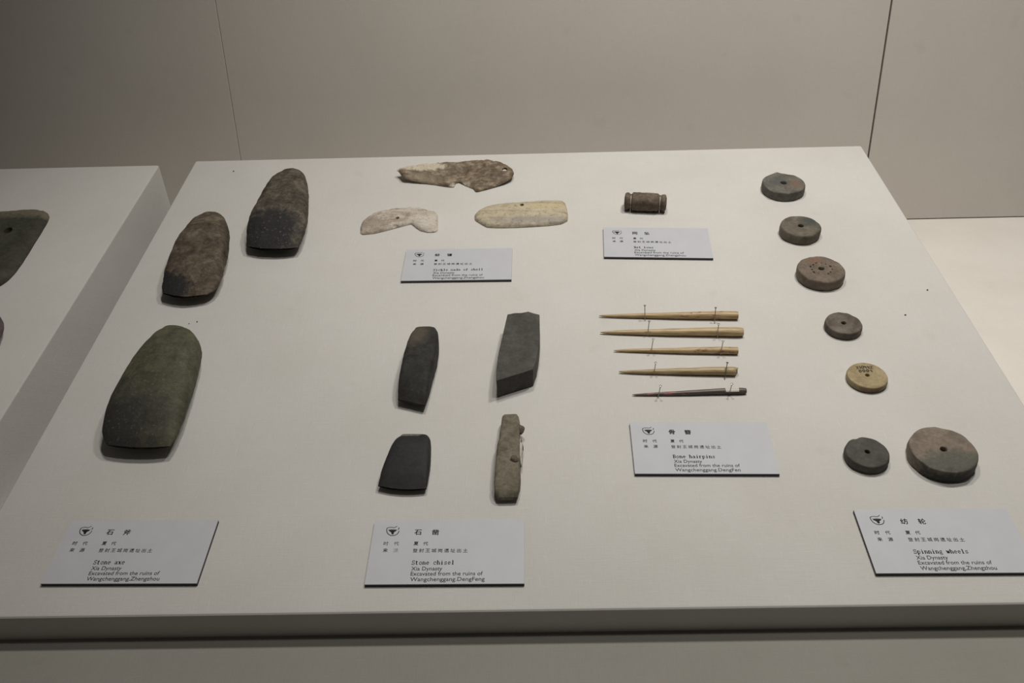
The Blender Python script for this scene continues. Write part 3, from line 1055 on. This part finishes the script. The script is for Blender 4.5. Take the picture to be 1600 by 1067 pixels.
# ------------------------------------------------------------------ lettering
ARC = lambda cx, cy, rx, ry, a0, a1, n=12: [(cx + rx * math.cos(math.radians(a0 + (a1 - a0) * k / n)), cy + ry * math.sin(math.radians(a0 + (a1 - a0) * k / n))) for k in range(n + 1)]
T, F_, SF = 1.65, 1.0, .85      # thick stem, thin stroke, slab serif
SLAB = lambda x, y, w=1.0: ([(x - w, y), (x + w, y)], SF)
GLYPHS = {
    'S': [(ARC(2.6, 5.15, 1.75, 1.55, 25, 270), .85), (ARC(2.6, 1.85, 1.85, 1.6, 90, -160), .85), ([(4.4, 5.2), (4.4, 6.9)], SF), ([(.7, .1), (.7, 1.8)], SF)],
    'N': [([(1, .3), (1, 6.7)], .8), ([(1, 6.7), (4.4, .3)], T), ([(4.4, .3), (4.4, 6.7)], .8), SLAB(.9, 6.7, .8), SLAB(4.4, 6.7, .8), SLAB(1, .3, .9)],
    'B': [([(1.2, .3), (1.2, 6.7)], T), ([(.3, 6.7), (2.8, 6.7)], SF), ([(.3, .3), (2.8, .3)], SF), ([(1.2, 3.6), (2.8, 3.6)], SF),
          (ARC(2.7, 5.15, 1.5, 1.55, -90, 90), .95), (ARC(2.7, 1.95, 1.8, 1.65, -90, 90), .95)],
    't': [([(1.9, 6.4), (1.9, 1.2)], T), (ARC(3.0, 1.3, 1.1, 1.1, 180, 330), F_), ([(.6, 4.8), (3.7, 4.8)], SF)],
    'o': [(ARC(2.6, 2.5, 1.7, 2.25, 0, 360, 20), .9)],
    'n': [([(1.1, .3), (1.1, 4.7)], T), SLAB(.7, 4.7, .6), SLAB(1.1, .3, .9), (ARC(2.6, 3.2, 1.45, 1.5, 160, 0), .8), ([(4.05, .3), (4.05, 3.2)], T), SLAB(4.1, .3, .85)],
    'e': [(ARC(2.6, 2.5, 1.75, 2.25, 0, 320, 18), .85), ([(.9, 2.7), (4.3, 2.7)], SF)],
    'a': [(ARC(2.3, 3.6, 1.45, 1.15, 150, 0), .75), ([(3.7, 3.6), (3.7, .5)], T), ([(3.6, .3), (4.7, .3)], SF), (ARC(2.2, 1.5, 1.4, 1.2, 60, 330, 14), .8)],
    'x': [([(.9, .3), (4.2, 4.7)], .7), ([(.9, 4.7), (4.2, .3)], T), SLAB(.9, 4.7, .8), SLAB(4.2, 4.7, .7), SLAB(.9, .3, .7), SLAB(4.3, .3, .8)],
    'c': [(ARC(2.7, 2.5, 1.8, 2.25, 40, 320, 16), .9), ([(4.2, 3.4), (4.2, 4.4)], T)],
    'h': [([(1.1, .3), (1.1, 6.9)], T), SLAB(.7, 6.9, .6), SLAB(1.1, .3, .9), (ARC(2.6, 3.2, 1.45, 1.5, 160, 0), .8), ([(4.05, .3), (4.05, 3.2)], T), SLAB(4.1, .3, .85)],
    'i': [([(2.5, .3), (2.5, 4.7)], T), SLAB(2.0, 4.7, .7), SLAB(2.5, .3, 1.3), ([(2.5, 6.1), (2.5, 7.1)], 1.1)],
    's': [(ARC(2.6, 3.6, 1.5, 1.1, 30, 270), .75), (ARC(2.6, 1.4, 1.6, 1.1, 90, -150), .75), ([(4.0, 3.5), (4.0, 4.9)], SF), ([(1.0, .1), (1.0, 1.4)], SF)],
    'l': [([(2.5, .3), (2.5, 6.9)], T), SLAB(2.0, 6.9, .7), SLAB(2.5, .3, 1.4)],
    'p': [([(1.1, -1.9), (1.1, 4.7)], T), SLAB(.7, 4.7, .6), SLAB(1.1, -1.9, .9), (ARC(2.6, 2.5, 1.75, 2.2, 150, -150, 16), .85)],
    'g': [(ARC(2.3, 3.0, 1.4, 1.6, 0, 360, 16), .8), ([(3.5, 4.4), (4.7, 4.7)], SF), (ARC(2.6, -.6, 1.8, 1.2, 0, 360, 16), .7), ([(1.2, 1.6), (1.4, .6)], SF)],
    'w': [([(.5, 4.7), (1.7, .3)], T), ([(1.7, .3), (2.6, 4.5)], F_), ([(2.6, 4.5), (3.7, .3)], T), ([(3.7, .3), (4.8, 4.7)], F_), SLAB(.6, 4.7, .7), SLAB(4.6, 4.7, .6)],
    'k': [([(1.1, .3), (1.1, 6.9)], T), SLAB(.7, 6.9, .6), SLAB(1.1, .3, .9), ([(1.3, 2.0), (3.9, 4.6)], .7), ([(2.3, 2.8), (4.2, .3)], T), SLAB(4.0, 4.7, .7), SLAB(4.2, .3, .7)],
    'm': [([(.8, .3), (.8, 4.7)], .9), SLAB(.5, 4.7, .5), SLAB(.8, .3, .6), (ARC(1.75, 3.4, .9, 1.3, 160, 0), .7), ([(2.65, .3), (2.65, 3.4)], .9),
          (ARC(3.55, 3.4, .9, 1.3, 160, 0), .7), ([(4.45, .3), (4.45, 3.4)], .9), SLAB(2.65, .3, .5), SLAB(4.6, .3, .6)],
    'd': [([(3.9, .3), (3.9, 6.9)], T), SLAB(3.5, 6.9, .6), ([(3.9, .3), (4.8, .3)], SF), (ARC(2.5, 2.5, 1.75, 2.25, 30, 330, 16), .85)],
    'f': [([(2.0, .3), (2.0, 5.6)], T), (ARC(3.2, 5.6, 1.2, 1.3, 180, 40), .8), ([(.6, 4.7), (3.6, 4.7)], SF), SLAB(2.0, .3, 1.2)],
    'r': [([(1.4, .3), (1.4, 4.7)], T), SLAB(1.0, 4.7, .7), SLAB(1.6, .3, 1.2), (ARC(3.0, 3.1, 1.6, 1.6, 165, 50), .85)],
    ' ': [],
}


def ribbon(V, F, pts, w):
    """flat stroke of even width along a polyline"""
    b = len(V)
    m = len(pts)
    for i, p in enumerate(pts):
        q0, q1 = pts[max(i - 1, 0)], pts[min(i + 1, m - 1)]
        dx, dy = q1[0] - q0[0], q1[1] - q0[1]
        L = math.hypot(dx, dy) or 1
        nx, ny = -dy / L * w / 2, dx / L * w / 2
        V += [(p[0] + nx, p[1] + ny), (p[0] - nx, p[1] - ny)]
    for i in range(m - 1):
        F.append((b + 2 * i, b + 2 * i + 1, b + 2 * i + 3, b + 2 * i + 2))


def serif_text(s, adv=5.5):
    V, F = [], []
    for i, chh in enumerate(s):
        for pts, w in GLYPHS[chh]:
            ribbon(V, F, [(x + i * adv, y) for x, y in pts], w)
    return V, F


_tc = {}


def text_mesh(s, bold=0.0):
    """filled outline of a line of text in the built-in font"""
    k = (s, bold)
    if k not in _tc:
        cu = bpy.data.curves.new('t', 'FONT')
        cu.body = s
        cu.offset = bold
        cu.resolution_u = 3
        o = bpy.data.objects.new('t', cu)
        COL.objects.link(o)
        dg = bpy.context.evaluated_depsgraph_get()
        me = bpy.data.meshes.new_from_object(o.evaluated_get(dg))
        V = [(v.co.x, v.co.y) for v in me.vertices]
        F = [tuple(p.vertices) for p in me.polygons]
        bpy.data.objects.remove(o)
        bpy.data.curves.remove(cu)
        bpy.data.meshes.remove(me)
        _tc[k] = (V, F)
    return _tc[k]


def bounds(V):
    return min(v[0] for v in V), max(v[0] for v in V), min(v[1] for v in V), max(v[1] for v in V)


CARD_W, CARD_H, CARD_T = .100, .0514, .0026
# layout measured on the stone chisel card, as fractions of the card (from its lower left corner)
CREF = (-.0571, .0442, -.0103)


def cpx(x, y):
    p = on_board(550 + x / 5.517, 800 + y / 5.517, CARD_T) - Vector((CREF[0], CREF[1]))
    c, s = math.cos(-CREF[2]), math.sin(-CREF[2])
    return Vector((p.x * c - p.y * s, p.x * s + p.y * c))


def put(parent, name, V, F, x, y, sx, sy, mat, z=CARD_T + .00008):
    me = bpy.data.meshes.new(name)
    me.from_pydata([(x + vx * sx, y + vy * sy, z) for vx, vy in V], [], F)
    return new_obj(name, me, mat, parent)


def cjk_row(parent, name, items, size, bold, mat):
    """items: (character, centre in card coordinates)"""
    V, F = [], []
    for chh, c in items:
        v, f = text_mesh(chh, 0.0)
        x0, x1, y0, y1 = bounds(v)
        sc = size / max(x1 - x0, y1 - y0, .78)
        for dx, dy in (((-1, 0), (1, 0), (0, .7), (0, -.7)) if bold else ((0, 0),)):      # bold face: the stroke printed wider
            b = len(V)
            V += [(c.x + (vx + dx * bold - (x0 + x1) / 2) * sc, c.y + (vy + dy * bold - (y0 + y1) / 2) * sc) for vx, vy in v]
            F += [tuple(i + b for i in q) for q in f]
    return put(parent, name, V, F, 0, 0, 1, 1, mat)


EMB_OUT = [([(303, 138), (299, 150), (300, 167), (306, 182), (318, 194), (335, 202), (350, 203), (370, 200), (388, 191), (400, 177), (406, 162)], 5.5),
           ([(303, 138), (318, 133), (340, 131), (362, 134), (378, 129), (390, 121)], 4.5), ([(404, 133), (405, 141), (399, 152)], 5.5)]
EMB_IN = [(313, 147), (323, 157), (327, 146), (334, 156), (338, 145), (345, 155), (350, 145), (356, 155), (362, 144), (367, 155), (376, 147), (378, 155), (390, 150),
          (382, 163), (368, 170), (362, 176), (360, 188), (350, 194), (340, 188), (338, 176), (330, 169), (318, 163)]


def card(u, v, rz, cjk, title, place, label, faded=False):
    root = empty('caption_card', board_frame(u, v, 0, rz))
    tag(root, label, 'caption card', 'printed caption cards')
    new_obj('card_core', box('card_core', -CARD_W / 2, CARD_W / 2, -CARD_H / 2, CARD_H / 2, .0001, CARD_T - .0003), M_CARD_EDGE, root)
    new_obj('card_face', box('card_face', -CARD_W / 2, CARD_W / 2, -CARD_H / 2, CARD_H / 2, CARD_T - .0003, CARD_T), M_CARD, root)
    # emblem
    V, F = [], []
    for pts, w in EMB_OUT:
        ribbon(V, F, [tuple(cpx(*p)) for p in pts], w * 1.25 / 13200)
    b = len(V)
    inn = [cpx(*p) for p in EMB_IN]
    V += [tuple(p) for p in inn]
    F.append(tuple(range(b, b + len(inn))))
    put(root, 'emblem', V, F, 0, 0, 1, 1, M_INK)
    cjk_row(root, 'chinese_title', [(cjk[0], cpx(570, 174)), (cjk[1], cpx(720, 174))], .0046, .020, M_INK)
    cjk_row(root, 'chinese_period', [('时', cpx(293, 271)), ('代', cpx(383, 271))], .0031, .012 if not faded else .006, M_INK_GREY if faded else M_INK)
    cjk_row(root, 'chinese_period_value', [('夏', cpx(553, 271)), ('代', cpx(635, 271))], .0031, .012, M_INK)
    cjk_row(root, 'chinese_source', [('来', cpx(287, 330))] + ([] if faded else [('源', cpx(377, 330))]), .0031, .012, M_INK)
    if faded: cjk_row(root, 'chinese_source', [('源', cpx(377, 330))], .0031, 0.0, plain('rubbed_ink', (.24, .24, .25), .6))
    cjk_row(root, 'chinese_source_value', [(chh, cpx(545 + 54 * k, 331)) for k, chh in enumerate('登封王城岗遗址出土')], .0031, .006, M_INK)
    V, F = serif_text(title)
    a = cpx(512, 454)
    put(root, 'english_title', V, F, a.x, a.y, .00230 / 5.5, .0033 / 7.0, M_INK)
    for nm, s, xa, xb, base in (('english_line', 'Xia Dynasty', 510, 777, 504), ('english_line', 'Excavated from the ruins of', 504, 1126, 548),
                                ('english_line', place, 500, 1143 if len(place) > 21 else 1120, 596)):
        V, F = text_mesh(s, .004)
        x0, x1, y0, y1 = bounds(V)
        p, q = cpx(xa, base), cpx(xb, base)
        put(root, nm, [(vx - x0, vy) for vx, vy in V], F, p.x, p.y, (q.x - p.x) / (x1 - x0), .0031 / .73, M_INK)
    return root


ZZ = 'Wangchenggang,Zhengzhou'
card(-.2633, .0482, -.0150, '石斧', 'Stone axe', ZZ, 'grey caption card reading Stone axe, below the green axe')
card(-.0571, .0442, -.0103, '石凿', 'Stone chisel', 'Wangchenggang.DengFeng', 'grey caption card reading Stone chisel, below the chisels', True)
card(.2617, .0469, -.0120, '纺轮', 'Spinning wheels', ZZ, 'grey caption card reading Spinning wheels, below the largest whorl')
card(-.0659, .3742, -.0129, '蚌镰', 'Sickle made of shell', ZZ, 'grey caption card reading Sickle made of shell, below the shells')
card(.1210, .4039, -.0609, '网坠', 'Net toms', ZZ, 'grey caption card reading Net toms, below the net sinker')
card(.1212, .1334, -.0253, '骨簪', 'Bone hairpins', 'Wangchenggang.DengFen', 'grey caption card reading Bone hairpins, below the hairpins')

# ink writing on the yellow whorl (illegible collection numbers)
V, F = [], []
rnd = random.Random(4)
for row, (ry, n, sz) in enumerate(((.62, 6, .0030), (.34, 4, .0028))):
    for k in range(n):
        x = (-.42 + .84 * (k + .5) / n) * R5 * (1 if row == 0 else .9)
        y = ry * R5 - abs(x) * .12
        kind = rnd.choice('ozlv')
        g = {'o': ARC(0, 0, .32, .45, 0, 360, 8), 'z': [(-.3, .4), (.3, .4), (-.25, -.4), (.3, -.4)], 'l': [(0, .5), (.05, -.5)], 'v': [(-.3, .4), (.2, .1), (-.1, -.1), (.3, -.4)]}[kind]
        ribbon(V, F, [(x + p[0] * sz, y + p[1] * sz) for p in g], .00055)
me = bpy.data.meshes.new('ink_number')
me.from_pydata([(x, y, .0056 + .00035) for x, y in V], [], F)
new_obj('ink_number', me, M_INK, w5)['label'] = 'handwritten black ink number'

# tiny dark crumbs lying on the cloth
M_CRUMB = plain('dark_crumb', (.06, .05, .04), .9)
for px, py, r, lab in ((308, 503, .0007, 'tiny dark crumb on the cloth behind the green axe'),
                       (295.5, 506, .0005, 'smallest crumb on the cloth behind the green axe'),
                       (365, 268, .0008, 'tiny dark crumb on the cloth by the board\'s back edge'),
                       (1414.5, 492.5, .0008, 'tiny dark crumb on the cloth beside the reddish whorl'),
                       (1449, 453.5, .0007, 'tiny dark crumb on the cloth near the board\'s side edge')):
    bm = bmesh.new()
    bmesh.ops.create_icosphere(bm, subdivisions=2, radius=r)
    for v in bm.verts:
        v.co *= 1 + .4 * noise.noise(v.co * 900 + Vector((px, 0, 0)))
        v.co.z *= .6
    zmin = min(v.co.z for v in bm.verts)
    for v in bm.verts: v.co.z -= zmin
    me = bpy.data.meshes.new('crumb')
    bm.to_mesh(me)
    bm.free()
    o = new_obj('crumb', me, M_CRUMB)
    p = on_board(px, py)
    o.matrix_world = board_frame(p.x, p.y)
    tag(o, lab, 'crumb', 'crumbs on the cloth')
